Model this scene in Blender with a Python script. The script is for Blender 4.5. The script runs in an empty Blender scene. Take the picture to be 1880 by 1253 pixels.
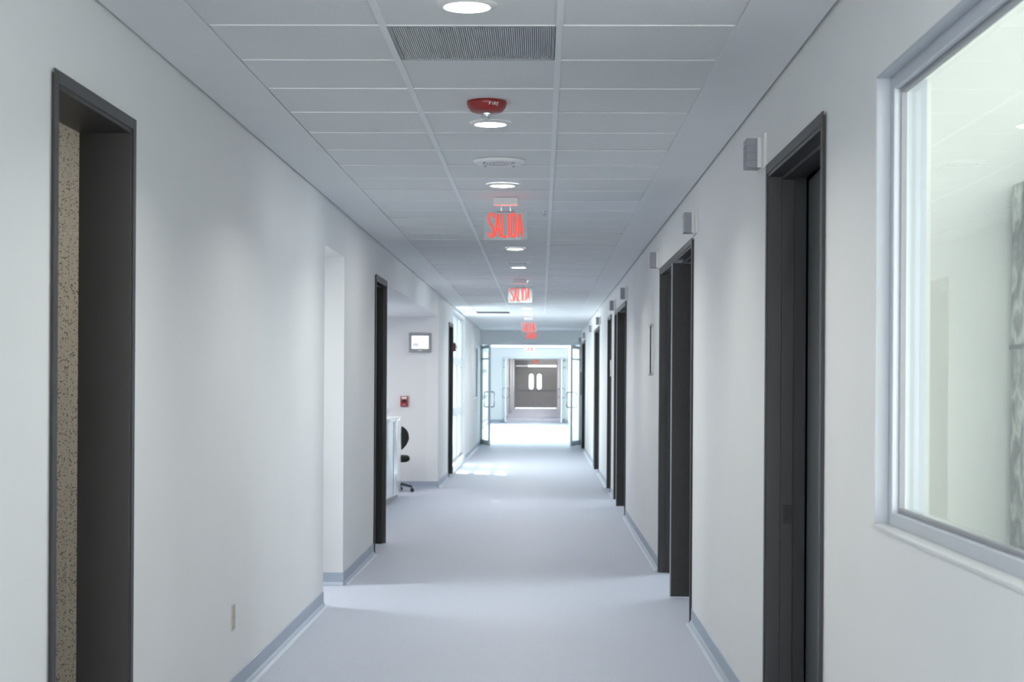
import bpy, bmesh, math, random
from mathutils import Matrix, Vector
random.seed(7)
S = bpy.context.scene
COL = S.collection
PI = math.pi

# ------------------------------------------------------------------ camera
CAMZ, CEIL = 1.51, 2.735          # eye height, ceiling height
F = 3010.0                        # focal length in pixels of the 1880 px wide frame
VPX, PPX, HOR = 994.0, 919.0, 701.0
cd = bpy.data.cameras.new('camera'); cam = bpy.data.objects.new('camera', cd); COL.objects.link(cam)
cd.sensor_width = 36.0; cd.lens = F / 1880 * 36
cd.shift_x = (940 - PPX) / 1880; cd.shift_y = (HOR - 626.5) / 1880
cd.clip_start = 0.05; cd.clip_end = 400
yaw = math.atan((VPX - PPX) / F)
cam.matrix_world = (Matrix.Translation((0, 0, CAMZ)) @ Matrix.Rotation(yaw, 4, 'Z')
                    @ Matrix.Rotation(PI/2, 4, 'X') @ Matrix.Rotation(0.0062, 4, 'Z'))
cd.dof.use_dof = True; cd.dof.focus_distance = 8.5; cd.dof.aperture_fstop = 5.6
S.camera = cam

# ------------------------------------------------------------------ world, sun, lights
S.view_settings.view_transform = 'Standard'; S.view_settings.look = 'None'
S.view_settings.gamma = 1.0; S.view_settings.exposure = 0.0
S.view_settings.use_curve_mapping = False
S.cycles.max_bounces = 18; S.cycles.diffuse_bounces = 14; S.cycles.glossy_bounces = 5; S.cycles.transparent_max_bounces = 16
S.cycles.sample_clamp_indirect = 4
W = bpy.data.worlds.new('world'); S.world = W; W.use_nodes = True
bg = W.node_tree.nodes['Background']
bg.inputs[0].default_value = (0.90, 0.985, 1.0, 1); bg.inputs[1].default_value = 3.6
sd = bpy.data.lights.new('sun', 'SUN'); sd.energy = 14.0; sd.angle = 0.009; sd.color = (1, .98, .94)
sun = bpy.data.objects.new('sun', sd); COL.objects.link(sun)
sun.rotation_euler = Vector((0.39, -0.24, -1)).to_track_quat('-Z', 'Y').to_euler()

def area(name, loc, sx, sy, power, color=(1, 1, 1), direction=(0, 0, -1), disk=False, parent=None, spread=PI):
    l = bpy.data.lights.new(name, 'AREA'); l.energy = power; l.color = color
    l.shape = 'DISK' if disk else 'RECTANGLE'; l.size = sx
    if not disk: l.size_y = sy
    l.spread = spread
    o = bpy.data.objects.new(name, l); COL.objects.link(o); o.location = loc
    o.rotation_euler = Vector(direction).to_track_quat('-Z', 'Y').to_euler()
    if parent: o.parent = parent
    return o
DAY = (0.86, 0.96, 1.0)
area('room_lamp', (2.4, .75, 1.5), 2.4, 2.2, 92, (0.99, 1, 0.955), (-.1, 1, .05))            # room behind the big window
area('washroom_lamp', (-2.6, 5.9, 2.66), 0.5, 0.5, 9, (1, 0.96, 0.89))         # tiled washroom
area('side_hall_lamp', (-2.75, 11.68, 2.40), .13, .13, 44, (.96, .99, 1), disk=True)
area('nook_lamp', (-2.9, 20.6, 2.38), 1.6, 1.6, 58, (1.0, 1.0, 0.99))
area('ward_window_light', (3.9, 15.4, 1.7), .8, 1.2, 150, DAY, (-1, -.75, -0.25))
area('ward_window_light', (3.9, 21.0, 1.6), 1.0, 1.4, 60, DAY, (-1, -.2, -0.2))
area('ward_window_light', (3.9, 29.3, 1.6), 1.0, 1.4, 60, DAY, (-1, -.2, -0.2))
area('back_fill_light', (-.25, -8.9, 1.45), 2.1, 2.3, 300, (.985, 1, .985), (0, 1, 0))        # added unseen fill in front of the solid back wall, lifts the ceiling
area('glazing_daylight', (-2.1, 29.0, 1.5), 3.8, 2.3, 70, DAY, (1, 0, 0))
area('glazing_daylight', (-2.6, 49.3, 1.5), 17, 2.3, 600, DAY, (1, 0, 0))

# ------------------------------------------------------------------ materials
MATS = {}
def mat(name, color, rough=0.5, metal=0.0, noise=0.0, nscale=40, bump=0.0, bscale=200, emit=0, ecol=None, spec=0.5, coat=0.0, stretch=None):
    m = bpy.data.materials.new(name); m.use_nodes = True; nt = m.node_tree; b = nt.nodes['Principled BSDF']
    b.inputs['Base Color'].default_value = (*color, 1); b.inputs['Roughness'].default_value = rough
    b.inputs['Metallic'].default_value = metal; b.inputs['Specular IOR Level'].default_value = spec
    if coat: b.inputs['Coat Weight'].default_value = coat; b.inputs['Coat Roughness'].default_value = 0.1
    tc = nt.nodes.new('ShaderNodeTexCoord'); src = tc.outputs['Object']
    if stretch:
        mp = nt.nodes.new('ShaderNodeMapping'); mp.inputs['Scale'].default_value = stretch
        nt.links.new(src, mp.inputs[0]); src = mp.outputs[0]
    n = nt.nodes.new('ShaderNodeTexNoise'); n.inputs['Scale'].default_value = nscale; n.inputs['Detail'].default_value = 3
    nt.links.new(src, n.inputs['Vector'])
    if noise:
        r = nt.nodes.new('ShaderNodeValToRGB')
        r.color_ramp.elements[0].position = .3; r.color_ramp.elements[1].position = .7
        r.color_ramp.elements[0].color = (*[c * (1 - noise) for c in color], 1)
        r.color_ramp.elements[1].color = (*[min(1, c * (1 + noise)) for c in color], 1)
        nt.links.new(n.outputs['Fac'], r.inputs[0]); nt.links.new(r.outputs[0], b.inputs['Base Color'])
    if bump:
        n2 = nt.nodes.new('ShaderNodeTexNoise'); n2.inputs['Scale'].default_value = bscale
        nt.links.new(tc.outputs['Object'], n2.inputs['Vector'])
        bp = nt.nodes.new('ShaderNodeBump'); bp.inputs['Strength'].default_value = bump; bp.inputs['Distance'].default_value = .002
        nt.links.new(n2.outputs['Fac'], bp.inputs['Height']); nt.links.new(bp.outputs[0], b.inputs['Normal'])
    if emit:
        b.inputs['Emission Color'].default_value = (*(ecol or color), 1); b.inputs['Emission Strength'].default_value = emit
    MATS[name] = m
    return m
mat('wall_paint', (.86, .865, .86), .55, noise=.015, nscale=1.3, bump=.15, bscale=90)
mat('nook_paint', (.84, .84, .84), .55, noise=.01, nscale=1.3)
mat('ceiling_paint', (.87, .875, .88), .6, noise=.01, nscale=3)
mat('ceiling_tile', (.845, .857, .857), .85, noise=.035, nscale=160, bump=.3, bscale=260)
mat('tee_bar', (.97, .98, .98), .45)
mat('void_dark', (.03, .03, .03), .9)
mat('frame_metal', (.031, .031, .034), .42, spec=.5)
mat('door_face', (.085, .095, .10), .35)
mat('reveal_metal', (.033, .030, .028), .5)
mat('door_wood', (.018, .017, .0165), .5, noise=.55, nscale=9, stretch=(40, 40, 2.2), spec=.4)
mat('door_edge', (.30, .31, .31), .4)
mat('door_pale', (.55, .60, .64), .4)
mat('door_taupe', (.44, .42, .40), .45, noise=.03, nscale=3)
mat('taupe_wall', (.42, .41, .40), .6)
mat('alu', (.56, .60, .62), .35, metal=.6)
mat('reveal_shade', (.50, .53, .57), .5)  # shade of the window reveals put into a greyer base colour
mat('window_metal', (.58, .61, .66), .4, metal=.1)
mat('sill_white', (.80, .80, .79), .35)
mat('chrome', (.75, .75, .76), .12, metal=1)
mat('steel_dark', (.16, .18, .20), .3, metal=.7)
mat('white_plastic', (.82, .82, .81), .35)
mat('white_gloss', (.80, .84, .86), .12, coat=.6)
mat('grey_plastic', (.33, .34, .36), .45)
mat('grille_back', (.36, .39, .47), .5)
mat('lens_grey', (.30, .30, .34), .4)
mat('outlet_beige', (.50, .48, .40), .4)
mat('red_plastic', (.27, .022, .022), .35)
mat('red_dim', (.36, .03, .04), .35)
mat('black_plastic', (.012, .013, .012), .4)
mat('black_fabric', (.012, .014, .013), .9, noise=.4, nscale=300)
mat('baseboard_vinyl', (.41, .465, .55), .45, noise=.03, nscale=60)
mat('cove_light', (.60, .66, .73), .35)
mat('lamp_glow', (1, 1, 1), .5, emit=14, ecol=(1, .99, 1))
mat('strip_glow', (1, 1, 1), .5, emit=5, ecol=(1, 1, .98))
mat('strip_dim', (1, 1, 1), .5, emit=.5, ecol=(1, 1, .98))
mat('screen_white', (.9, .9, .9), .3, emit=1.1, ecol=(1, 1, 1))
mat('screen_grey', (.3, .33, .35), .3, emit=.35, ecol=(.6, .66, .68))
mat('screen_red', (.7, .05, .12), .3, emit=.5, ecol=(1, .08, .18))
mat('salida_red', (.35, .012, .006), .5, emit=1.0, ecol=(1, .075, .035))
mat('plaster_label', (.55, .62, .60), .4)

def speckle(name, base, chip, scale, thr, rough, spec=.5, base2=None):
    m = mat(name, base, rough, spec=spec); nt = m.node_tree; b = nt.nodes['Principled BSDF']
    tc = nt.nodes.new('ShaderNodeTexCoord')
    v = nt.nodes.new('ShaderNodeTexNoise'); v.inputs['Scale'].default_value = scale; v.inputs['Detail'].default_value = 2
    r = nt.nodes.new('ShaderNodeValToRGB'); r.color_ramp.elements[0].position = thr; r.color_ramp.elements[1].position = thr + .03
    r.color_ramp.elements[0].color = (*chip, 1); r.color_ramp.elements[1].color = (*base, 1)
    v2 = nt.nodes.new('ShaderNodeTexNoise'); v2.inputs['Scale'].default_value = scale * .6; v2.inputs['Detail'].default_value = 4
    r2 = nt.nodes.new('ShaderNodeValToRGB'); r2.color_ramp.elements[0].position = .35; r2.color_ramp.elements[1].position = .65
    k = base2 or tuple(c * 1.12 for c in base)
    r2.color_ramp.elements[0].color = (*[c / max(base) for c in base], 1); r2.color_ramp.elements[1].color = (*[min(1.3, c / max(base)) for c in k], 1)
    mx = nt.nodes.new('ShaderNodeMixRGB'); mx.blend_type = 'MULTIPLY'; mx.inputs[0].default_value = .6
    for t in (v, v2): nt.links.new(tc.outputs['Object'], t.inputs['Vector'])
    nt.links.new(v.outputs['Fac'], r.inputs[0]); nt.links.new(v2.outputs['Fac'], r2.inputs[0])
    nt.links.new(r.outputs[0], mx.inputs[1]); nt.links.new(r2.outputs[0], mx.inputs[2]); nt.links.new(mx.outputs[0], b.inputs['Base Color'])
    return m
speckle('floor_vinyl', (.545, .566, .620), (.39, .41, .46), 210, .42, .5, .28)
speckle('speckled_tile', (.60, .57, .50), (.20, .18, .15), 150, .39, .35)

def glass(name, tint, ior=1.6, rough=0.0, frost=0.0):
    m = bpy.data.materials.new(name); m.use_nodes = True; nt = m.node_tree
    for n in list(nt.nodes): nt.nodes.remove(n)
    out = nt.nodes.new('ShaderNodeOutputMaterial'); mix = nt.nodes.new('ShaderNodeMixShader')
    tr = nt.nodes.new('ShaderNodeBsdfTransparent'); tr.inputs[0].default_value = (*tint, 1)
    gl = nt.nodes.new('ShaderNodeBsdfGlossy'); gl.inputs['Roughness'].default_value = rough; gl.inputs[0].default_value = (.95, 1, .97, 1)
    fr = nt.nodes.new('ShaderNodeFresnel'); fr.inputs[0].default_value = ior
    ge = nt.nodes.new('ShaderNodeNewGeometry'); mu = nt.nodes.new('ShaderNodeMath'); mu.operation = 'MULTIPLY'
    sb = nt.nodes.new('ShaderNodeMath'); sb.operation = 'SUBTRACT'; sb.inputs[0].default_value = 1
    nt.links.new(ge.outputs['Backfacing'], sb.inputs[1]); nt.links.new(sb.outputs[0], mu.inputs[1])
    nt.links.new(fr.outputs[0], mu.inputs[0]); nt.links.new(mu.outputs[0], mix.inputs[0])
    src = tr.outputs[0]
    if frost:
        tl = nt.nodes.new('ShaderNodeBsdfTranslucent'); tl.inputs[0].default_value = (.9, .95, .95, 1)
        df = nt.nodes.new('ShaderNodeBsdfDiffuse'); df.inputs[0].default_value = (.7, .74, .75, 1)
        m1 = nt.nodes.new('ShaderNodeMixShader'); m1.inputs[0].default_value = .5
        nt.links.new(tl.outputs[0], m1.inputs[1]); nt.links.new(df.outputs[0], m1.inputs[2])
        m2 = nt.nodes.new('ShaderNodeMixShader'); m2.inputs[0].default_value = frost
        nt.links.new(tr.outputs[0], m2.inputs[1]); nt.links.new(m1.outputs[0], m2.inputs[2]); src = m2.outputs[0]
    nt.links.new(src, mix.inputs[1]); nt.links.new(gl.outputs[0], mix.inputs[2]); nt.links.new(mix.outputs[0], out.inputs[0])
    MATS[name] = m
glass('window_glass', (.985, 1, .985), 1.6)
glass('door_glass', (.97, .995, .985), 1.45)
glass('frosted_glass', (1, 1, 1), 1.5, .1, frost=.75)
glass('sign_acrylic', (.92, .93, .94), 1.45, .05, frost=.28)
glass('clear_lens', (.9, .92, .95), 2.2, .05, frost=.25)

def wrap_mat():
    m = mat('plastic_wrap', (.42, .43, .42), .22, spec=.7); nt = m.node_tree; b = nt.nodes['Principled BSDF']
    tc = nt.nodes.new('ShaderNodeTexCoord'); n = nt.nodes.new('ShaderNodeTexNoise'); n.inputs['Scale'].default_value = 3.0
    n.inputs['Detail'].default_value = 3; n.inputs['Distortion'].default_value = 4
    w = nt.nodes.new('ShaderNodeTexWave'); w.inputs['Scale'].default_value = 4; w.inputs['Distortion'].default_value = 14; w.inputs['Detail'].default_value = 3
    bp = nt.nodes.new('ShaderNodeBump'); bp.inputs['Strength'].default_value = 1; bp.inputs['Distance'].default_value = .03
    mm = nt.nodes.new('ShaderNodeMath'); mm.operation = 'ADD'
    for t in (n, w): nt.links.new(tc.outputs['Object'], t.inputs['Vector'])
    nt.links.new(n.outputs['Fac'], mm.inputs[0]); nt.links.new(w.outputs['Fac'], mm.inputs[1]); nt.links.new(mm.outputs[0], bp.inputs['Height'])
    nt.links.new(bp.outputs[0], b.inputs['Normal'])
    r = nt.nodes.new('ShaderNodeValToRGB'); r.color_ramp.elements[0].color = (.22, .23, .23, 1); r.color_ramp.elements[1].color = (.62, .63, .61, 1)
    nt.links.new(w.outputs['Fac'], r.inputs[0]); nt.links.new(r.outputs[0], b.inputs['Base Color'])
wrap_mat()

# ------------------------------------------------------------------ mesh helpers
class MB:
    def __init__(s): s.bm = bmesh.new(); s.smooth = False
    def face(s, pts):
        vs = [s.bm.verts.new(p) for p in pts]; return s.bm.faces.new(vs)
    def box(s, x0, x1, y0, y1, z0, z1, rot=None, origin=(0, 0, 0)):
        c = [(x0,y0,z0),(x1,y0,z0),(x1,y1,z0),(x0,y1,z0),(x0,y0,z1),(x1,y0,z1),(x1,y1,z1),(x0,y1,z1)]
        if rot is not None: c = [tuple(rot @ Vector(p) + Vector(origin)) for p in c]
        v = [s.bm.verts.new(p) for p in c]
        for f in ((0,3,2,1),(4,5,6,7),(0,1,5,4),(1,2,6,5),(2,3,7,6),(3,0,4,7)): s.bm.faces.new([v[i] for i in f])
        return s
    def lathe(s, prof, c=(0, 0, 0), seg=32, axis='Z', cap=True, sx=1, sy=1):
        rings = []
        for r, h in prof:
            ring = []
            for i in range(seg):
                a = 2*PI*i/seg; p = (r*math.cos(a)*sx, r*math.sin(a)*sy, h)
                if axis == 'Y': p = (p[0], p[2], p[1])
                if axis == 'X': p = (p[2], p[0], p[1])
                ring.append(s.bm.verts.new((p[0]+c[0], p[1]+c[1], p[2]+c[2])))
            rings.append(ring)
        for a, b in zip(rings, rings[1:]):
            for i in range(seg): s.bm.faces.new((a[i], a[(i+1) % seg], b[(i+1) % seg], b[i]))
        if cap: s.bm.faces.new(rings[0]); s.bm.faces.new(rings[-1])
        return s
    def tube(s, pts, r, seg=10, cap=True):
        pts = [Vector(p) for p in pts]; rings = []
        for i, p in enumerate(pts):
            d = (pts[min(i+1, len(pts)-1)] - pts[max(i-1, 0)]).normalized()
            u = d.cross(Vector((0, 0, 1)));
            if u.length < .05: u = d.cross(Vector((0, 1, 0)))
            u.normalize(); w = d.cross(u); rr = r[i] if isinstance(r, (list, tuple)) else r
            rings.append([s.bm.verts.new(p + u*rr*math.cos(2*PI*k/seg) + w*rr*math.sin(2*PI*k/seg)) for k in range(seg)])
        for a, b in zip(rings, rings[1:]):
            for i in range(seg): s.bm.faces.new((a[i], a[(i+1) % seg], b[(i+1) % seg], b[i]))
        if cap: s.bm.faces.new(rings[0]); s.bm.faces.new(rings[-1])
        return s
    def prism(s, poly, lo, hi, axis='Z'):
        def P(a, b, h): return {'Z': (a, b, h), 'Y': (a, h, b), 'X': (h, a, b)}[axis]
        A = [s.bm.verts.new(P(a, b, lo)) for a, b in poly]; B = [s.bm.verts.new(P(a, b, hi)) for a, b in poly]
        n = len(poly); s.bm.faces.new(A); s.bm.faces.new(B)
        for i in range(n): s.bm.faces.new((A[i], A[(i+1) % n], B[(i+1) % n], B[i]))
        return s
    def ribbon(s, pts, w, fn, t=.002):
        """flat stroke of width w along 2D pts; fn(u, v, n) gives the 3D point"""
        pts = [Vector(p) for p in pts]; L = []
        for i, p in enumerate(pts):
            d = (pts[min(i+1, len(pts)-1)] - pts[max(i-1, 0)]).normalized(); n = Vector((-d.y, d.x))
            k = 1.0
            if 0 < i < len(pts)-1:
                d0 = (p - pts[i-1]).normalized(); k = 1 / max(.5, d.dot(d0))
            L.append((p + n*w*.5*k, p - n*w*.5*k))
        for (a, b), (c, d) in zip(L, L[1:]):
            q = [a, b, d, c]
            f = [s.bm.verts.new(fn(x.x, x.y, 0)) for x in q]; g = [s.bm.verts.new(fn(x.x, x.y, t)) for x in q]
            s.bm.faces.new(f); s.bm.faces.new(g)
            for i in range(4): s.bm.faces.new((f[i], f[(i+1) % 4], g[(i+1) % 4], g[i]))
        return s
    def build(s, name, m, parent=None, bevel=0, smooth=False, seg=2, loc=None):
        bmesh.ops.recalc_face_normals(s.bm, faces=s.bm.faces)
        me = bpy.data.meshes.new(name); s.bm.to_mesh(me); s.bm.free()
        if smooth:
            for p in me.polygons: p.use_smooth = True
        me.materials.append(MATS[m]); o = bpy.data.objects.new(name, me); COL.objects.link(o)
        if parent is not None: o.parent = parent
        if loc: o.location = loc
        if bevel:
            b = o.modifiers.new('bevel', 'BEVEL'); b.width = bevel; b.segments = seg; b.limit_method = 'ANGLE'
        return o
def tag(o, label=None, cat=None, group=None, kind=None):
    if label: o['label'] = label
    if cat: o['category'] = cat
    if group: o['group'] = group
    if kind: o['kind'] = kind
    return o
def thing(name, label, cat, loc=(0, 0, 0), rz=0, group=None, kind=None):
    o = bpy.data.objects.new(name, None); COL.objects.link(o); o.location = loc; o.rotation_euler = (0, 0, rz)
    o.empty_display_size = .1
    return tag(o, label, cat, group, kind)
def struct(name, mb, m, bevel=0, label=None): return tag(mb.build(name, m, None, bevel), label, kind='structure')
def copy_tree(o, parent=None):
    c = o.copy(); COL.objects.link(c); c.parent = parent
    for ch in list(o.children): copy_tree(ch, c)
    return c
def wall_boxes(mb, x0, x1, ya, yb, z1, openings, axis='Y'):
    """long wall slab x0..x1 between ya and yb with openings (y0, y1, z0, z1)"""
    def bx(a, b, lo, hi):
        if b - a > 1e-6 and hi - lo > 1e-6:
            mb.box(x0, x1, a, b, lo, hi) if axis == 'Y' else mb.box(a, b, x0, x1, lo, hi)
    y = ya
    for (a, b, lo, hi) in sorted(openings):
        bx(y, a, 0, z1); bx(a, b, 0, lo); bx(a, b, hi, z1); y = b
    bx(y, yb, 0, z1)
    return mb

L, R = -1.455, 0.95
LT, RT = 0.165, 0.14
TOP = 2.95
END = 39.0

# ------------------------------------------------------------------ shell
fl = MB(); fl.box(-7.0, 5.0, -9.15, 100, -0.12, 0); struct('floor', fl, 'floor_vinyl')
lo = [(4.82, 5.77, 0, 2.42), (10.95, 12.05, 0, 2.42), (14.25, 15.25, 0, 2.43), (15.40, 23.1, 0, 2.42), (25.6, 26.75, 0, 2.43)]
struct('wall_left', wall_boxes(MB(), L - LT, L, -9, 26.9, TOP, lo), 'wall_paint')
struct('wall_left', wall_boxes(MB(), L - LT, L, 31.0, END + .15, TOP, [(35.3, 37.3, 1.12, 2.30)]), 'wall_paint')
ro = [(1.9, 4.70, 1.105, 2.385), (5.53, 6.90, 0, 2.415), (10.3, 13.1, 0, 2.41), (18.4, 21.2, 0, 2.42),
      (22.3, 23.4, 0, 2.43), (26.9, 29.4, 0, 2.43), (35.6, 38.2, 0, 2.43)]
struct('wall_right', wall_boxes(MB(), R, R + RT, -9, END + .15, TOP, ro), 'wall_paint')
struct('wall_back', MB().box(L - LT, R + RT, -9.15, -9, 0, TOP), 'wall_paint')

# ceiling: plaster borders, tiles, tee bars
E = [-1.165, -.555, .055, .665]
cb = MB(); cb.box(L + .014, E[0], -9, END, CEIL, CEIL + .06); struct('ceiling', cb, 'ceiling_paint')
cb = MB(); cb.box(E[3], R - .014, -9, END, CEIL, CEIL + .06); struct('ceiling', cb, 'ceiling_paint')
ct = MB(); y0 = 5.646 - .61*24
for i in range(64):
    ya, yb = y0 + .61*i, y0 + .61*(i+1)
    if yb > END - 1.2: break
    for c in range(3):
        grille = c == 1 and abs(ya - 5.646) < .05
        if grille: continue
        jz = random.uniform(0, .0022); g = .0055; t = random.uniform(-.0012, .0012)
        xa, xb = E[c] + .0045, E[c+1] - .0035
        za, zb = CEIL + .004 + jz, CEIL + .004 + jz + t
        v = [(xa, ya+g, za), (xb, ya+g, za), (xb, yb-g, zb), (xa, yb-g, zb)]
        w = [(p[0], p[1], CEIL + .02) for p in v]
        A = [ct.bm.verts.new(p) for p in v]; B = [ct.bm.verts.new(p) for p in w]
        ct.bm.faces.new(A); ct.bm.faces.new(B)
        for k in range(4): ct.bm.faces.new((A[k], A[(k+1) % 4], B[(k+1) % 4], B[k]))
TEND = ya
tb = MB()
for i in range(64):
    yl = y0 + .61*i
    if yl > TEND + .01: break
    for c in range(3):
        g = random.uniform(-.0045, -.0032); tb.box(E[c] + .012, E[c+1] - .012, yl + g, yl + .0053, CEIL + .0005 + random.uniform(0, .001), CEIL + .004)
struct('trim_5', tb, 'tee_bar')
struct('ceiling', ct, 'ceiling_tile', label='grid of pale grey mineral ceiling tiles')
struct('ceiling', MB().box(E[0], E[3], TEND + .003, END, CEIL, CEIL + .02), 'ceiling_paint')
struct('ceiling', MB().box(E[0] - .002, E[3] + .002, -9, END, CEIL + .022, CEIL + .05), 'grey_plastic')
for i, x in enumerate((E[1], E[2])):
    struct('trim_%d' % (i+1), MB().box(x - .012, x + .012, -9, TEND, CEIL - .001, CEIL + .004), 'tee_bar')
for i, (xa, xb) in enumerate(((E[0], E[0] + .002), (E[3] - .0035, E[3]))):
    struct('trim_%d' % (i+3), MB().box(xa, xb, -9, TEND, CEIL, CEIL + .004), 'ceiling_paint')
struct('ceiling', MB().box(L - LT, R + RT, -9.15, END + .15, TOP, TOP + .15), 'void_dark', label='structural slab above the tiled ceiling')
# bulkhead and side section walls
struct('wall_far', MB().box(L, R, END, END + .15, 2.44, TOP), 'ceiling_paint')

# baseboards with a coved foot
import itertools
TN = itertools.count(10)
def base_profile(side, x):       # side +1: wall is on the left (profile grows to +x)
    s = side
    return [(x, 0), (x + s*.018, 0), (x + s*.016, .010), (x + s*.007, .026), (x + s*.005, .094), (x + s*.003, .097), (x, .097)]
def baseboard(name, side, x, ya, yb):
    m = MB(); m.prism([(a, b) for a, b in base_profile(side, x)], ya, yb, 'Y'); struct(name, m, 'baseboard_vinyl')
    c = MB().prism([(x + side*.018, 0), (x + side*.040, 0), (x + side*.038, .003), (x + side*.020, .0065), (x + side*.018, .0065)], ya, yb, 'Y'); struct('trim_%d' % next(TN), c, 'cove_light')
lruns = [(-9, 4.80), (5.79, 10.95), (12.05, 14.23), (23.1, 25.58), (31.0, END - .05)]
for a, b in lruns: baseboard('baseboard_left', 1, L, a, b)
rruns = [(-9, 5.51), (6.92, 10.28), (13.12, 18.38), (21.22, 22.28), (23.42, 26.88), (29.42, 35.58), (38.22, END - .05)]
for a, b in rruns: baseboard('baseboard_right', -1, R, a, b)

# ------------------------------------------------------------------ rooms behind the openings
def room(nm, x0, x1, y0, y1, h, m='wall_paint', skip=(), t=.06):
    b = MB()
    if 'x0' not in skip: b.box(x0 - t, x0, y0 - t, y1 + t, 0, h)
    if 'x1' not in skip: b.box(x1, x1 + t, y0 - t, y1 + t, 0, h)
    if 'y0' not in skip: b.box(x0, x1, y0 - t, y0, 0, h)
    if 'y1' not in skip: b.box(x0, x1, y1, y1 + t, 0, h)
    struct('wall_' + nm, b, m)
    struct('ceiling', MB().box(x0, x1, y0, y1, h, h + t), 'ceiling_paint')
mat('room_paint', (.83, .85, .82), .6)
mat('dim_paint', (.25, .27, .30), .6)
room('room', R + RT, 4.0, 0.6, 5.25, 2.74, 'room_paint', ('x0',))
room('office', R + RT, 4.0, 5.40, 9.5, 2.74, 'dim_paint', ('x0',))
room('ward', R + RT, 4.0, 9.9, 16.6, 2.74, 'wall_paint', ('x0',))
room('ward', R + RT, 4.0, 18.0, 21.6, 2.74, 'wall_paint', ('x0',))
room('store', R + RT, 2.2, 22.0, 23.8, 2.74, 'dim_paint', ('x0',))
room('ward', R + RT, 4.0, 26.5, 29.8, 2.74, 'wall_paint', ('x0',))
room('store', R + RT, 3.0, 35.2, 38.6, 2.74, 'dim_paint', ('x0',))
room('side_hall', -6.0, L - LT, 10.95, 12.05, 2.42, 'wall_paint', ('x1',))
room('nook', -4.6, L - LT, 15.40, 23.1, 2.42, 'nook_paint', ('x1',))
room('washroom', -4.0, L - LT, 3.4, 7.0, 2.72, 'wall_paint', ('x1',))
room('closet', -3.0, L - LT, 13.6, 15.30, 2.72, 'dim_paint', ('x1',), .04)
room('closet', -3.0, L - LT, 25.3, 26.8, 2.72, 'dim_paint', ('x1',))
# baseboards of the side hall return and of the nook's end wall
def base_x(name, y, xa, xb):
    m = MB(); m.prism([(y, 0), (y - .034, 0), (y - .034, .0035), (y - .018, .008), (y - .007, .024), (y - .005, .094), (y, .097)], xa, xb, 'X')
    struct(name, m, 'baseboard_vinyl')
base_x('baseboard_side_hall', 12.05, -6.0, L + .004)
base_x('baseboard_nook', 23.1, -4.6, L + .004)

# speckled tiles on the washroom wall (one continuous tiled surface)
tw = MB(); tx = -2.01
for i in range(-1, 6):
    for k in range(-1, 4):
        xa, xb = tx - .30*i, tx - .30*(i-1)
        za, zb = .30 + .61*k, .30 + .61*(k+1)
        xb = min(xb, L - LT - .002); za = max(za, 0); zb = min(zb, 2.60)
        if xb - xa > .02 and zb - za > .02: tw.box(xa + .0015, xb - .0015, 6.93, 6.945, za + .0015, zb - .0015)
struct('wall_tiled', tw, 'speckled_tile', label='speckled beige tiled wall of the washroom')
struct('wall_tiled', MB().box(-3.99, L - LT - .001, 6.9315, 6.99, 0, 2.605), 'sill_white')

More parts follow.
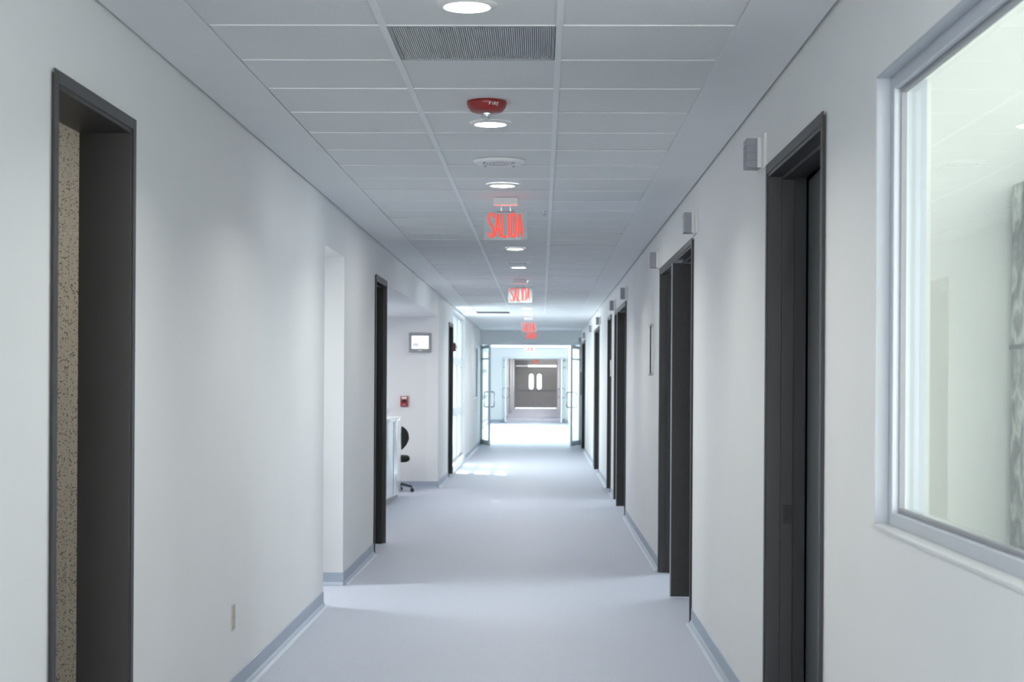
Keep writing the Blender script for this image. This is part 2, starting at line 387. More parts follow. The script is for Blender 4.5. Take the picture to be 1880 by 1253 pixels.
# ------------------------------------------------------------------ doors
DN = [0]
def door(side, y0, y1, zt, kind, m_leaf='door_wood', reveal='frame_metal', leaf_y=None):
    """side 'L'/'R'; y0..y1 outer frame; zt its top"""
    DN[0] += 1
    d = thing('door_%d' % DN[0], None, None, kind='structure')
    if side == 'R': w0, w1, s = R, R + RT, 1
    else: w0, w1, s = L, L - LT, -1
    fw, pr = .045, .010
    a, b = sorted((w0 - s*pr, w1 + s*pr))
    g = .001
    f = MB()
    f.box(a, b, y0 + g, y0 + fw, 0, zt - g); f.box(a, b, y1 - fw, y1 - g, 0, zt - g); f.box(a, b, y0 + fw, y1 - fw, zt - fw, zt - g)
    f.build('door_frame', reveal, d, .002)
    # trim faces wrapping the wall corner
    t = MB(); q = sorted((w0 - s*(pr + .004), w0 - s*pr))
    for (ya, yb, za, zb) in ((y0 - .012, y0 + .026, 0, zt + .01), (y1 - .026, y1 + .012, 0, zt + .01), (y0 + .026, y1 - .026, zt - .030, zt + .01)):
        t.box(q[0], q[1], ya, yb, za, zb)
    t.build('frame_trim', 'frame_metal', d, .0015)
    st = MB(); mid = w0 + s*.046; q = sorted((mid, mid + s*.05))
    for (ya, yb, za, zb) in ((y0 + fw, y0 + fw + .014, 0, zt - fw), (y1 - fw - .014, y1 - fw, 0, zt - fw), (y0 + fw + .014, y1 - fw - .014, zt - fw - .014, zt - fw)):
        st.box(q[0], q[1], ya, yb, za, zb)
    if kind != 'none': st.build('door_stop', reveal, d, .001)
    else: st.bm.free()
    iy0, iy1, top = y0 + fw + .004, y1 - fw - .004, zt - fw - .018
    if kind == 'ajar':        # hinged on the near jamb, a few degrees open into the room
        ang = math.radians(2.45); x = w0 + s*.101
        lf = MB().box(0, .044, 0, iy1 - iy0 - .03, .008, top).build('door_leaf', m_leaf, d, .002)
        lf.location = (x, iy0 + .016, 0); lf.rotation_euler = (0, 0, -ang * s)
        sp = MB().box(w0 + .056, w0 + .090, y1 - fw - .017, y1 - fw - .014, .925, 1.005)
        k = sp.build('strike_plate', 'black_plastic', d, .001)
        MB().box(w0 + .064, w0 + .076, y1 - fw - .019, y1 - fw - .017, .945, .985).build('latch_slot', 'void_dark', k)
    elif kind == 'open':      # leaf standing square to the wall inside the wide opening
        xa = w0 - .042
        lf = MB().box(xa + .006, xa + 1.02, leaf_y, leaf_y + .045, .012, top).build('door_leaf', m_leaf, d, .001)
        MB().box(xa, xa + .006, leaf_y - .001, leaf_y + .046, .012, top).build('edge_strip', 'door_edge', lf)
        h = MB(); h.tube([(xa + .95, leaf_y, 1.02), (xa + .95, leaf_y - .06, 1.02), (xa + .84, leaf_y - .06, 1.02)], .009); h.build('door_handle', 'chrome', lf, smooth=True)
    elif kind == 'inward':    # leaf square to the wall, hinged on the far jamb
        q = sorted((w0 + s*.01, w0 + s*.92))
        lf = MB().box(q[0], q[1], iy1 - .058, iy1 - .012, .008, top).build('door_leaf', m_leaf, d, .002)
        h = MB(); hx = w0 + s*.85; h.tube([(hx, iy1 - .058, 1.02), (hx, iy1 - .12, 1.02), (hx - s*.11, iy1 - .12, 1.02)], .009); h.build('door_handle', 'chrome', lf, smooth=True)
    elif kind == 'closed':
        q = sorted((mid + s*.052, mid + s*.094))
        lf = MB().box(q[0], q[1], iy0, iy1, .008, top).build('door_leaf', m_leaf, d, .002)
        hx = min(q) if s > 0 else max(q)
        h = MB(); h.tube([(hx, iy1 - .08, 1.02), (hx - s*.055, iy1 - .08, 1.02), (hx - s*.055, iy1 - .20, 1.02)], .009); h.build('door_handle', 'chrome', lf, smooth=True)
    return d
door('L', 4.82, 5.77, 2.42, 'none', reveal='reveal_metal')
door('R', 5.53, 6.90, 2.415, 'ajar', m_leaf='door_face')
door('R', 10.3, 13.1, 2.41, 'open', leaf_y=11.50)
door('L', 14.25, 15.25, 2.43, 'inward')
door('R', 18.4, 21.2, 2.42, 'open', leaf_y=19.85)
door('R', 22.3, 23.4, 2.43, 'closed')
door('L', 25.6, 26.75, 2.43, 'inward')
door('R', 26.9, 29.4, 2.43, 'open', leaf_y=28.2)
door('R', 35.6, 38.2, 2.43, 'open', leaf_y=36.9)

# ------------------------------------------------------------------ window 1, into the lit room on the right
w = thing('window_1', None, None, kind='structure')
ya, yb, za, zb = 1.9, 4.70, 1.105, 2.385
fx = R + .040; m = MB()
for a, b, lo_, hi_ in ((yb - .05, yb - .001, za, zb), (ya + .001, ya + .05, za, zb), (ya + .05, yb - .05, za, za + .042), (ya + .05, yb - .05, zb - .042, zb)):
    m.box(fx, fx + .05, a, b, lo_, hi_)
m.build('window_frame', 'window_metal', w, .002)
MB().box(R + .001, fx - .001, yb - .004, yb - .0005, za + .006, zb - .0005).box(R + .001, fx - .001, ya, yb - .004, zb - .004, zb - .0005).box(fx + .0505, R + RT + .002, yb - .006, yb - .0005, za + .006, zb - .006).build('reveal_shade_lining', 'reveal_shade', w)  # thin strips added to carry the shade of jamb and head in their grey
m = MB()
for a, b, lo_, hi_ in ((yb - .062, yb - .051, za + .042, zb - .042), (ya + .051, ya + .062, za + .042, zb - .042), (ya + .062, yb - .062, za + .043, za + .054), (ya + .062, yb - .062, zb - .054, zb - .043)):
    m.box(fx + .018, fx + .034, a, b, lo_, hi_)
m.build('glazing_bead', 'grey_plastic', w, .001)
MB().box(fx + .038, fx + .044, ya + .052, yb - .052, za + .043, zb - .043).build('window_pane', 'window_glass', w)
MB().box(R - .006, fx - .001, ya + .0, yb + .0, za - .004, za + .006).build('window_sill', 'sill_white', w, .001)

# ------------------------------------------------------------------ window 2: storefront glazing on the left, letting the sun in
def glazing(name, x, y0, y1, bays, zlo, zhi, trans, frosted=()):
    w = thing(name, None, None, kind='structure'); m = MB(); d = .05
    ys = [y0] + list(bays) + [y1]
    for y in ys: m.box(x - d, x, y - .025, y + .025, zlo, zhi)
    for a, b in zip(ys, ys[1:]):
        for z in [zlo + .03] + list(trans) + [zhi - .03]: m.box(x - d, x, a + .025, b - .025, z - (.03 if z in (zlo + .03, zhi - .03) else .065), z + (.03 if z in (zlo + .03, zhi - .03) else .065))
    m.build('window_frame', 'alu', w)
    for i, (a, b) in enumerate(zip(ys, ys[1:])):
        MB().box(x - .03, x - .022, a + .025, b - .025, zlo + .06, zhi - .06).build('window_pane', 'frosted_glass' if i in frosted else 'door_glass', w)
    return w
glazing('window_2', -1.50, 26.94, 30.96, (27.75, 29.3, 30.05), .12, CEIL - .06, (.98, 1.86), frosted=(1, 3))
struct('wall_left', MB().box(L - LT, L, 26.9, 31.0, 0, .12).box(L - LT, L, 26.9, 31.0, CEIL - .06, TOP), 'wall_paint')
struct('trim_6', MB().box(L, L + .02, 26.95, 30.98, .0, .10), 'sill_white')
# window 3: internal window in the far left wall
w3 = thing('window_3', None, None, kind='structure'); m = MB()
for a, b, lo_, hi_ in ((35.302, 35.35, 1.122, 2.298), (37.25, 37.298, 1.122, 2.298), (35.35, 37.25, 1.122, 1.17), (35.35, 37.25, 2.25, 2.298)): m.box(L - .06, L - .01, a, b, lo_, hi_)
m.build('window_frame', 'window_metal', w3)
MB().box(L - .04, L - .035, 35.35, 37.25, 1.17, 2.25).build('window_pane', 'door_pale', w3)

# ------------------------------------------------------------------ section 2 (39..61) and section 3 (63..93)
wl = MB(); wall_boxes(wl, -2.05, -1.9, END + .15, 61.0, TOP, [(40.6, 58.0, .15, 2.6)]); struct('wall_left', wl, 'wall_paint')
struct('wall_left', MB().box(-2.05, L, END + .15, END + .2, 0, TOP), 'wall_paint')
struct('wall_right', MB().box(R + .02, R + .16, END + .15, 61.0, 0, TOP), 'wall_paint')
struct('ceiling', MB().box(-2.05, R + .2, END + .2, 61.2, CEIL, CEIL + .1), 'ceiling_paint')
glazing('window_4', -1.93, 40.62, 57.98, (43.5, 46.4, 49.3, 52.2, 55.1), .16, 2.59, (.98, 1.86))
fw_ = MB(); fw_.box(-2.05, -1.45, 61.0, 61.2, 0, TOP).box(.88, R + .16, 61.0, 61.2, 0, TOP).box(-1.45, .88, 61.0, 61.2, 2.43, TOP)
struct('wall_far', fw_, 'wall_paint')
baseboard('baseboard_right', -1, R + .02, END + .2, 60.95)
base_x('baseboard_far', 61.0, -1.9, -1.45)
s3 = MB(); s3.box(-1.65, -1.52, 61.2, 93.2, 0, TOP); struct('wall_left', s3, 'wall_paint')
struct('wall_right', wall_boxes(MB(), .90, 1.05, 61.2, 93.2, TOP, [(68, 70.4, 0, 2.42), (78, 80.5, 0, 2.42)]), 'wall_paint')
struct('ceiling', MB().box(-1.65, 1.05, 61.2, 93.2, 2.735, 2.85), 'ceiling_tile')
for a, b in ((68, 70.4), (78, 80.5)):
    struct('door_%d' % (DN[0] + 1), MB().box(.93, .98, a + .01, b - .01, 0, 2.40), 'door_wood'); DN[0] += 1
# end wall with the double doors
ew = MB(); ew.box(-1.52, -1.48, 93, 93.2, 0, TOP).box(.86, .90, 93, 93.2, 0, TOP).box(-1.48, .86, 93, 93.2, 2.42, TOP); struct('wall_far', ew, 'taupe_wall')
DN[0] += 1
dd = thing('door_%d' % DN[0], None, None, kind='structure')
def slot(cx, cz, w, h, n=10):
    r = w/2; p = []
    for i in range(n+1): a = PI*i/n; p.append((cx + r*math.cos(a), cz + h/2 - r + r*math.sin(a)))
    for i in range(n+1): a = PI + PI*i/n; p.append((cx + r*math.cos(a), cz - h/2 + r + r*math.sin(a)))
    return p
for (xa, xb, cx) in ((-1.475, -.3303, -.575), (-.3297, .855, -.12)):
    lf = MB(); hole = slot(cx, 1.52, .24, .86); r = .12; zt_, zb_ = 1.52 + .43 - r, 1.52 - .43 + r
    lf.box(xa, cx - r, 93.05, 93.10, .03, 2.38).box(cx + r, xb, 93.05, 93.10, .03, 2.38)
    up = [(cx + r*math.cos(PI*i/10), zt_ + r*math.sin(PI*i/10)) for i in range(11)]
    dn = [(cx + r*math.cos(PI*i/10), zb_ - r*math.sin(PI*i/10)) for i in range(11)]
    lf.prism([(cx + r, 2.38)] + up + [(cx - r, 2.38)], 93.05, 93.10, 'Y').prism([(cx + r, .03)] + dn + [(cx - r, .03)], 93.05, 93.10, 'Y')
    leaf = lf.build('door_leaf', 'door_taupe', dd)
    MB().prism(hole, 93.07, 93.075, 'Y').build('vision_pane', 'door_glass', leaf)
    MB().box(xa + .05, xb - .05, 93.0, 93.05, .98, 1.04).build('push_bar', 'grey_plastic', leaf)
fr = MB().box(-1.48, -1.476, 93.0, 93.2, 0, 2.42).box(.856, .86, 93, 93.2, 0, 2.42); fr.build('door_frame', 'door_taupe', dd)

# ------------------------------------------------------------------ glass double doors standing open at the bulkhead, and a second pair further on
def glass_doors(y, xl, xr, zt, swing=math.radians(80), lw=1.08):
    DN[0] += 1
    d = thing('door_%d' % DN[0], None, None, kind='structure')
    m = MB(); m.box(xl, xl + .05, y, y + .10, 0, zt).box(xr - .05, xr, y, y + .10, 0, zt).box(xl + .05, xr - .05, y, y + .10, zt - .06, zt)
    m.build('door_frame', 'alu', d)
    for s, hx in ((1, xl + .055), (-1, xr - .055)):
        e = bpy.data.objects.new('glass_leaf', None); COL.objects.link(e); e.parent = d; e.location = (hx, y - .02, 0)
        e.rotation_euler = (0, 0, -s*swing)
        st = MB()
        for a, b in ((0, .05), (lw - .05, lw)): st.box(*sorted((s*a, s*b)), -.045, 0, .02, zt - .08)
        for lo_, hi_ in ((.02, .14), (zt - .16, zt - .08), (2.02, 2.06)): st.box(*sorted((s*.05, s*(lw - .05))), -.045, 0, lo_, hi_)
        st.build('leaf_frame', 'alu', e)
        MB().box(*sorted((s*.05, s*(lw - .05))), -.026, -.020, .14, zt - .16).build('glass_pane', 'door_glass', e)
        h = MB(); hx2 = s*(lw - .04)
        for side in (-1, 1):
            yy = -.022 + side*.115; y_ = -.022 + side*.022
            h.tube([(hx2, y_, .92), (hx2, yy - side*.02, .92), (hx2, yy, .94), (hx2, yy, 1.25), (hx2, yy - side*.02, 1.27), (hx2, y_, 1.27)], .013)
        h.build('pull_handle', 'steel_dark', e, smooth=True)
    return d
glass_doors(END + .02, L, R, 2.44, math.radians(78))
glass_doors(61.05, -1.45, .88, 2.43, math.radians(84))

# ------------------------------------------------------------------ ceiling fittings
def downlight():
    o = thing('downlight', 'x', 'ceiling light', (0, 0, CEIL + .004))
    MB().lathe([(.066, -.001), (.066, -.010), (.074, -.011), (.086, -.004), (.088, -.0005)], seg=40, cap=False).build('trim_ring', 'white_plastic', o, smooth=True)
    MB().lathe([(.0001, -.0135), (.05, -.0125), (.0655, -.0102), (.0655, -.002)], seg=40, cap=False).build('diffuser', 'lamp_glow', o)
    a = area('lamp', (0, 0, -.0145), .12, .12, 14, (1.0, 1.0, .955), disk=True, parent=o, spread=math.radians(140))
    return o
proto = downlight(); first = True
LN = ['round white downlight nearest the camera, cut by the top of the photo',
 'round downlight right beyond the red fire strobe', 'round downlight just in front of the nearest exit sign canopy',
 None, 'round downlight below and beyond the nearest exit sign', 'round downlight right beyond the farther ceiling speaker',
 'round downlight just above the second exit sign', None, 'round downlight touching the lower edge of the second exit sign',
 'round downlight level with the dark ceiling slot', 'round downlight, second above the cluster of far exit signs',
 'round downlight right above the third exit sign', None]
for i in range(13):
    if LN[i] is None: continue
    o = proto if first else copy_tree(proto); first = False
    o.scale = (1.13, 1.13, 1); o.location = (-.25, 5.34 + 2.44*i, CEIL + .004); tag(o, LN[i], 'ceiling light', 'downlights down the middle of the ceiling')
for y, t in ((49.5, 'tiny far downlight hanging in the bright hall beyond the glass doors'),):
    o = copy_tree(proto); o.location = (-.3, y, CEIL); tag(o, t, 'ceiling light', 'downlights down the middle of the ceiling')
for y in (-2.0, .46, 2.9): area('corridor_lamp', (-.25, y, CEIL - .01), .12, .12, 9, (1, 1, .955), disk=True)
for y in (12.66, 22.42, 34.62): area('corridor_lamp', (-.25, y, CEIL - .01), .12, .12, 14, (1, 1, .955), disk=True)

# perforated grille in a tile bay
g = thing('ceiling_grille', 'grey ribbed air grille filling one ceiling tile between nearest downlight and fire strobe', 'air vent', ((E[1]+E[2])/2, 5.951, CEIL))
m = MB(); hw, hd = .290, .296
m.box(-hw, hw, -hd, -hd+.012, 0, .014).box(-hw, hw, hd-.012, hd, 0, .014).box(-hw, -hw+.012, -hd+.012, hd-.012, 0, .014).box(hw-.012, hw, -hd+.012, hd-.012, 0, .014)
m.build('grille_frame', 'grey_plastic', g)
m = MB()
for i in range(74):
    x = -hw + .016 + (2*hw - .032)*i/73; m.box(x - .0016, x + .0016, -hd + .012, hd - .012, .003, .012)
tag(m.build('fins', 'white_plastic', g), kind='stuff')
MB().box(-hw + .012, hw - .012, -hd + .012, hd - .012, .014, .018).build('backing', 'grille_back', g)

# red fire strobe
def glyphs(mb, text, fn, h, w, gap, sw, t=.002):
    G = {'S': [[(1,.82),(.92,.93),(.75,1),(.28,1),(.08,.9),(.04,.74),(.2,.6),(.8,.42),(.96,.28),(.92,.1),(.72,0),(.25,0),(.06,.08),(0,.2)]],
         'A': [[(0,0),(.5,1)],[(.5,1),(1,0)],[(.2,.33),(.8,.33)]], 'L': [[(.1,1),(.1,0)],[(.1,.0),(1,.0)]], 'I': [[(.5,0),(.5,1)]],
         'D': [[(.1,0),(.1,1)],[(.1,1),(.6,1),(.85,.9),(.95,.7),(.95,.3),(.85,.1),(.6,0),(.1,0)]],
         'F': [[(.1,0),(.1,1)],[(.1,1),(.9,1)],[(.1,.52),(.75,.52)]], 'R': [[(.1,0),(.1,1)],[(.1,1),(.7,1),(.9,.88),(.9,.64),(.7,.52),(.1,.52)],[(.5,.52),(.95,0)]],
         'E': [[(.1,0),(.1,1)],[(.1,1),(.9,1)],[(.1,.5),(.75,.5)],[(.1,0),(.9,0)]]}
    n = len(text); ws = [w*.32 if c == 'I' else w for c in text]; tot = sum(ws) + gap*(n-1); u = -tot/2
    for c, cw in zip(text, ws):
        for st in G[c]: mb.ribbon([(u + (.5*cw if c == 'I' else p[0]*cw), (p[1]-.5)*h) for p in st], sw, fn, t)
        u += cw + gap
fs = thing('fire_strobe', 'red ceiling fire strobe with clear dome lens and white FIRE lettering', 'fire alarm', (-.247, 7.19, CEIL + .004))
body = MB().lathe([(.0001, 0), (.086, -.000), (.088, -.006), (.088, -.013), (.082, -.028), (.070, -.043), (.058, -.048), (.0001, -.048)], seg=40, cap=False)
body.build('body', 'red_plastic', fs, smooth=True)
MB().lathe([(.026, -.048), (.027, -.066), (.022, -.078), (.012, -.084), (.0001, -.085)], seg=24, cap=False).build('strobe_lens', 'clear_lens', fs, smooth=True)
m = MB().box(-.012, .012, -.005, .005, -.072, -.049).lathe([(.020, -.049), (.020, -.053)], seg=20); m.build('flash_tube', 'chrome', fs)
def ring_map(u, v, n):
    a = -PI/2 + .40 + u/.086; z = -.0215 + v*.95; r = .0868 + v*.42 + n
    return (r*math.cos(a), r*math.sin(a), z)
m = MB(); glyphs(m, 'FIRE', ring_map, .0125, .0095, .0040, .0026, .0012); m.build('lettering', 'white_plastic', fs)

# ceiling speakers
sp = thing('ceiling_speaker', 'round white ceiling speaker with ring grille beyond the second downlight', 'speaker', (-.243, 9.12, CEIL + .004), group='ceiling speakers')
MB().lathe([(.0001, -.016), (.096, -.016), (.098, -.0185), (.102, -.019), (.118, -.0185), (.138, -.0150), (.145, -.004), (.145, 0)], seg=48, cap=False).build('rim', 'tee_bar', sp)
m = MB()
for r in (.034, .052, .070, .088): m.lathe([(r-.002, -.0161), (r-.002, -.0165), (r+.002, -.0165), (r+.002, -.0161)], seg=40, cap=False)
m.build('ring_grille', 'steel_dark', sp)
for a in (45, 135, 225, 315):
    MB().lathe([(.006, -.019), (.006, -.024)], (.112*math.cos(math.radians(a)), .112*math.sin(math.radians(a)), 0), seg=10).build('grille_clip', 'grey_plastic', sp)
o = copy_tree(sp); o.location = (-.25, 16.75, CEIL + .004); o['label'] = 'thin white ceiling speaker edge-on between two mid-corridor downlights'
tag(MB().lathe([(.0001, 0), (.03, 0), (.03, -.004), (.012, -.006), (.010, -.03), (.018, -.032), (.0001, -.034)], seg=16, cap=False).build('sprinkler_head', 'chrome', smooth=True, loc=(.015, 11.8, CEIL + .004)),
    'tiny silver sprinkler head to the right of the nearest exit sign', 'sprinkler')
# dark slot diffuser
t_ = thing('slot_diffuser', 'long dark slot in the ceiling left of the far downlights', 'air vent', (-.86, 29.05, CEIL))
MB().box(-.285, .285, -.27, .27, -.004, 0).build('slot_mouth', 'void_dark', t_)
m = MB().box(-.295, -.285, -.28, .28, -.006, 0).box(.285, .295, -.28, .28, -.006, 0).box(-.285, .285, -.28, -.27, -.006, 0).box(-.285, .285, .27, .28, -.006, 0); m.build('slot_frame', 'steel_dark', t_)

# exit signs
def exit_sign():
    o = thing('exit_sign', 'x', 'exit sign', (0, 0, 0))
    c = MB().box(-.083, .083, -.05, .05, -.052, 0); c.build('canopy', 'white_plastic', o, .006)
    for x in (-.03, .03): MB().tube([(x, 0, -.052), (x, 0, -.092)], .003).build('hanger', 'chrome', o)
    m = MB().box(-.06, .06, -.008, .008, -.096, -.088); m.build('mounting_rail', 'grey_plastic', o)
    MB().box(-.146, .146, -.003, .003, -.278, -.096).build('acrylic_panel', 'sign_acrylic', o, .001)
    m = MB(); glyphs(m, 'SALIDA', lambda u, v, n: (u, -.0034 - n, -.184 + v), .152, .0345, .0085, .0128, .0012)
    m.build('lettering', 'salida_red', o)
    area('sign_glow', (0, -.02, -.075), .2, .03, .07, (1, .08, .05), (0, -.3, 1), parent=o)
    return o
es = exit_sign()
SG = [((-.245, 10.95), 'nearest red SALIDA exit sign hanging from a white canopy'), ((-.262, 19.70), 'second red SALIDA sign, hanging in mid corridor'),
      ((-.25, 31.2), 'third red exit sign, upper one of the touching pair'), ((-.235, 36.6), 'darker fourth red exit sign, lower one of the touching pair'),
      ((-.37, 52.0), 'small pale red exit sign in the hall beyond the glass doors'), ((-.30, 85.0), 'smallest red exit sign, in front of the grey end doors')]
for i, ((x, y), t) in enumerate(SG):
    o = es if i == 0 else copy_tree(es); o.location = (x, y, CEIL + .003 if i < 4 else CEIL); tag(o, t, 'exit sign', 'red exit signs hanging from the ceiling')

# ------------------------------------------------------------------ corridor signal lights over the right-hand doors
sl = thing('signal_light', 'x', 'signal light', (0, 0, 0))
MB().box(-.014, 0, -.11, .11, -.074, .074).build('wall_plate', 'white_plastic', sl, .003)
m = MB().box(-.075, -.015, -.018, .10, -.062, .062)
for z in (-.031, 0, .031): m.box(-.077, -.0151, -.0195, .101, z - .0012, z + .0012)
m.build('lens', 'lens_grey', sl, .002)
MB().box(-.03, -.0145, -.03, -.018, -.064, .064).build('lens_bracket', 'white_plastic', sl)
SL = [(7.08, 2.500, 'largest grey ribbed signal light, above the corner of the nearest right door'), (10.16, 2.500, 'second ribbed signal light, at the near end of the second right doorway'),
      (13.26, 2.500, 'third signal light, past the far end of the second right doorway'), (18.27, 2.50, 'signal light over the near corner of the third right doorway'),
      (21.15, 2.50, 'signal light just beyond the third right doorway'), (26.5, 2.50, 'signal light between narrow dark door and fifth doorway on the right'),
      (30.4, 2.50, 'small signal light on the bare wall past the fifth right doorway'), (34.9, 2.50, 'upper one of the last two tiny signal lights on the right'),
      (38.5, 2.49, 'last and lowest tiny signal light, beside the glass doors')]
for i, (y, z, t) in enumerate(SL):
    o = sl if i == 0 else copy_tree(sl); o.location = (R, y, z); tag(o, t, 'signal light', 'signal lights along the right wall')

# wall signs
ws = thing('wall_sign', 'narrow upright wall sign with dark rail and chrome clips between second and third right doorways', 'sign', (R, 14.1, 1.79))
MB().box(-.028, -.018, -.12, -.09, -.20, .20).build('sign_rail', 'black_plastic', ws, .001)
m = MB().box(-.006, 0, -.13, .13, -.21, .21); m.build('back_plate', 'white_plastic', ws)
for z in (-.207, .207): MB().tube([(-.001, -.105, z), (-.034, -.105, z)], .014, 12).build('standoff', 'chrome', ws, smooth=True)
ws2 = thing('wall_sign', 'small white plate tilted out beside the narrow dark door on the right', 'sign', (R, 22.19, 1.70))
MB().box(-.02, -.0, -.07, .07, -.11, .11).build('sign_panel', 'white_plastic', ws2, .002)
MB().box(-.0215, -.02, -.05, .05, -.08, -.02).build('sign_text', 'grey_plastic', ws2)
pn = thing('call_panel', 'tiny dark panel on the wall at the last right doorway', 'panel', (R, 38.9 - .5, 1.55))
MB().box(-.05, 0, -.08, .08, -.35, .20).build('panel_box', 'steel_dark', pn, .004); MB().box(-.055, -.05, -.05, .05, .02, .12).build('panel_button', 'grey_plastic', pn)

# outlet on the left wall
ou = thing('wall_outlet', 'beige electrical outlet low on the near left wall', 'outlet', (L, 7.73, .385))
MB().box(0, .006, -.036, .036, -.058, .058).build('cover_plate', 'outlet_beige', ou, .002)
for z in (-.022, .022): MB().box(.006, .009, -.017, .017, z - .014, z + .014).build('socket', 'outlet_beige', ou, .002)
# red alarm by the far left door
al = thing('fire_strobe', 'small red wall alarm at the edge of the left glazing', 'fire alarm', (L, 26.83, 2.07))
MB().box(0, .05, -.05, .05, -.07, .07).build('body', 'red_plastic', al, .008); MB().box(.05, .07, -.02, .02, -.03, .03).build('strobe_lens', 'clear_lens', al, .004)

# ------------------------------------------------------------------ reception nook
NY = 23.1
ds = thing('wall_display', 'grey framed lit wall display with white screen in the reception nook', 'display', (-1.712, NY, 2.052))
MB().box(-.157, .157, -.035, 0, -.137, .137).build('bezel', 'grey_plastic', ds, .006)
MB().box(-.118, .118, -.038, -.035, -.085, .095).build('screen', 'screen_white', ds)
m = MB()
for i in range(4): m.box(.034 + .018*i, .048 + .018*i, -.0392, -.038, .060, .070)
m.build('red_mark', 'screen_red', ds)
MB().box(-.108, -.015, -.0392, -.038, -.028, -.012).box(-.108, -.015, -.0392, -.038, -.050, -.034).build('text_block', 'screen_grey', ds)
MB().box(-.03, .03, -.0365, -.035, -.118, -.106).build('logo_plate', 'white_plastic', ds)
ps = thing('pull_station', 'red fire alarm pull station on the nook wall below the display', 'fire alarm', (-1.932, NY, 1.222))
MB().prism([(0, -.075), (-.045, -.068), (-.05, .0), (-.035, .075), (0, .075)], -.054, .054, 'X').build('body', 'red_dim', ps, .004)
MB().box(-.03, .032, -.066, -.048, -.008, .022).build('handle', 'black_plastic', ps, .004)
MB().box(-.035, .036, -.047, -.040, .035, .065).build('label_plate', 'white_plastic', ps, .001)
MB().box(-.03, .02, -.0535, -.049, -.050, -.044).build('label_strip', 'white_plastic', ps)
# curved reception desk
dk = thing('reception_desk', 'curved glossy white reception desk seen past the dark door frame', 'desk', (-2.70, 20.6, 0))
def arc(rx, ry, a0=-90, a1=15, n=36): return [(rx*math.cos(math.radians(a0 + (a1-a0)*i/n)), ry*math.sin(math.radians(a0 + (a1-a0)*i/n))) for i in range(n+1)]
def ring(rx, ry, t, z0_, z1_): return MB().prism(arc(rx, ry) + arc(rx - t, ry - t)[::-1], z0_, z1_)
ring(.905, 2.98, .04, .09, 1.01).build('front_panel', 'white_gloss', dk, .002)
ring(.93, 3.0, .30, 1.01, 1.05).build('counter_top', 'white_gloss', dk, .004)
ring(.865, 2.94, .03, 0, .09).build('toe_kick', 'grey_plastic', dk)
ring(.865, 2.94, .60, .70, .73).build('work_top', 'white_plastic', dk, .002)
for a in (-60, -45, -31, -20, -10):
    m = MB(); ca, sa = math.cos(math.radians(a)), math.sin(math.radians(a)); m.box(.905*ca - .0, .905*ca + .003, 2.98*sa - .004, 2.98*sa + .004, .09, 1.01); m.build('panel_joint', 'grey_plastic', dk)
mo = thing('desk_monitor', 'low white rounded device standing on top of the reception counter', 'monitor', (-2.02, 20.1, 1.0501))
MB().lathe([(.07, 0), (.07, .008), (.02, .012), (.02, .03)], seg=24).build('stand', 'white_plastic', mo)
m = MB(); m.lathe([(.0001, -.05), (.13, -.045), (.17, 0), (.16, .03), (.0001, .035)], (0, 0, .115), seg=32, axis='Y', cap=False, sx=1.0, sy=.52); m.build('housing', 'white_plastic', mo, smooth=True)

# task chair
ch = thing('office_chair', 'black swivel chair behind the white reception desk', 'chair', (-2.035, 22.25, 0), rz=math.radians(8))
def superellipse(rx, rz, n=2.6, k=40):
    out = []
    for i in range(k):
        a = 2*PI*i/k; c, s = math.cos(a), math.sin(a)
        out.append((rx*math.copysign(abs(c)**(2/n), c), rz*math.copysign(abs(s)**(2/n), s)))
    return out
bk = MB(); rings = []
for (y, sc) in ((-.035, .90), (-.045, .97), (-.03, 1.0), (.0, 1.0), (.02, .96), (.03, .86)):
    rr = []
    for (x, z) in superellipse(.245, .195):
        tap = 1 - .26*max(0, -z/.195) ; cur = .10*(x/.245)**2
        rr.append(bk.bm.verts.new((x*sc*tap, y - cur + .20, .718 + z*sc)))
    rings.append(rr)
for a, b in zip(rings, rings[1:]):
    for i in range(40): bk.bm.faces.new((a[i], a[(i+1) % 40], b[(i+1) % 40], b[i]))
bk.bm.faces.new(rings[0]); bk.bm.faces.new(rings[-1])
bk.build('backrest', 'black_fabric', ch, smooth=True)
st_ = MB(); rings = []
for (z, sc) in ((.415, .86), (.43, .97), (.455, 1.0), (.48, .98), (.497, .90)):
    rings.append([st_.bm.verts.new((x*sc, y*sc - .03, z - .02*(y < -.12)*abs(y))) for (x, y) in superellipse(.25, .235, 3)])
for a, b in zip(rings, rings[1:]):
    for i in range(40): st_.bm.faces.new((a[i], a[(i+1) % 40], b[(i+1) % 40], b[i]))
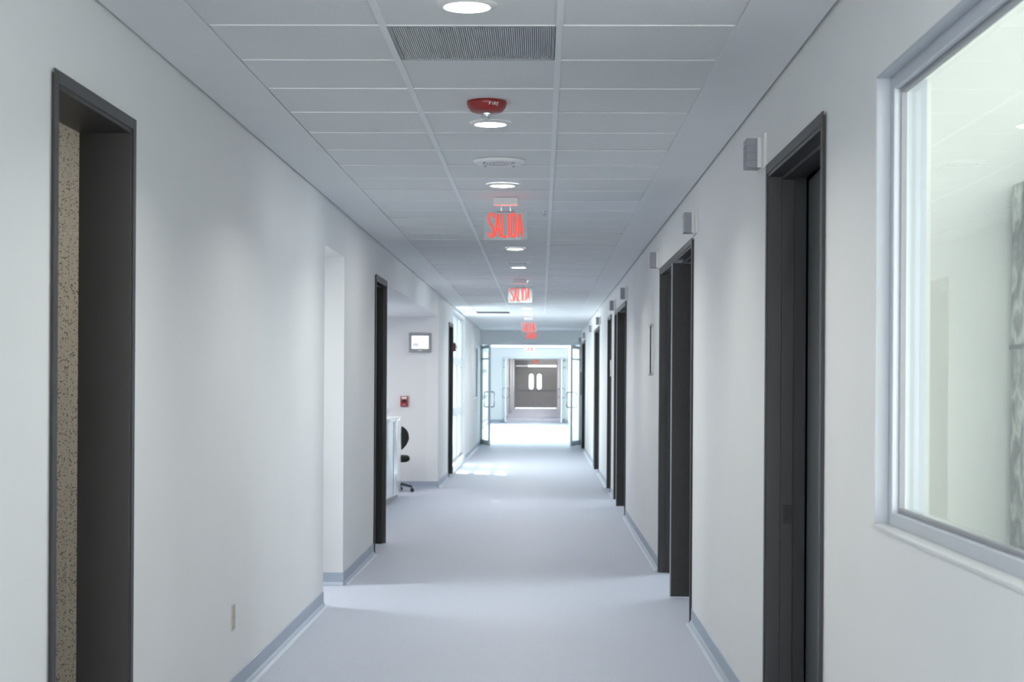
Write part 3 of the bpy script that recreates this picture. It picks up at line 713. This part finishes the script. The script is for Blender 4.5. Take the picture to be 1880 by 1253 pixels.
st_.bm.faces.new(rings[0]); st_.bm.faces.new(rings[-1]); st_.build('seat', 'black_fabric', ch, smooth=True)
MB().tube([(0, .05, .405), (0, .24, .41), (0, .26, .50), (0, .235, .60)], .016).build('back_support', 'black_plastic', ch, smooth=True)
MB().lathe([(.03, .10), (.03, .25), (.018, .25), (.018, .38), (.09, .385), (.09, .412)], seg=20).build('gas_column', 'black_plastic', ch)
for k in range(5):
    a = math.radians(-12 + 72*k); c, s_ = math.cos(a), math.sin(a)
    lg = MB().tube([(.02*c, .02*s_, .125), (.17*c, .17*s_, .105), (.285*c, .285*s_, .075)], [.026, .02, .014], 8).build('base_leg', 'black_plastic', ch, smooth=True)
    m = MB(); px, py = .29*c, .29*s_
    for q in (-1, 1): m.lathe([(.0001, -.009), (.026, -.009), (.028, 0), (.026, .009), (.0001, .009)], (px, py + q*.016, .028), seg=18, axis='Y', cap=False)
    m.lathe([(.008, .03), (.008, .07)], (px, py, 0), seg=8); m.build('caster', 'black_plastic', lg)

# ------------------------------------------------------------------ wrapped cabinet in the room behind the window
cb_ = thing('wrapped_cabinet', 'tall grey cabinet wrapped in crinkled plastic film inside the window room', 'cabinet', (1.765, 4.9, 0))
m = MB().box(-.29, .29, -.30, .30, .06, 2.14); m.build('cabinet_body', 'plastic_wrap', cb_, .01)
MB().box(-.27, .27, -.28, .28, 0, .06).build('plinth', 'steel_dark', cb_)
MB().box(-.293, -.29, -.302, .302, 1.62, 1.635).build('packing_tape', 'steel_dark', cb_)

# light above the end doors
ll = thing('strip_light', 'bright white strip light above the far grey double doors', 'ceiling light', (-.30, 92.9, 2.405))
MB().box(-.44, 1.14, -.03, .03, -.035, .035).build('lit_tube', 'strip_glow', ll, .01)
MB().box(-1.15, -.44, -.03, .03, -.03, .03).build('dim_tube', 'strip_dim', ll, .01)
MB().box(-1.17, 1.16, .03, .09, -.05, .05).build('housing', 'grey_plastic', ll)
for y in (66, 74, 82, 89): area('far_lamp', (-.3, y, CEIL - .01), .15, .15, 60, (1, .98, 1), disk=True)
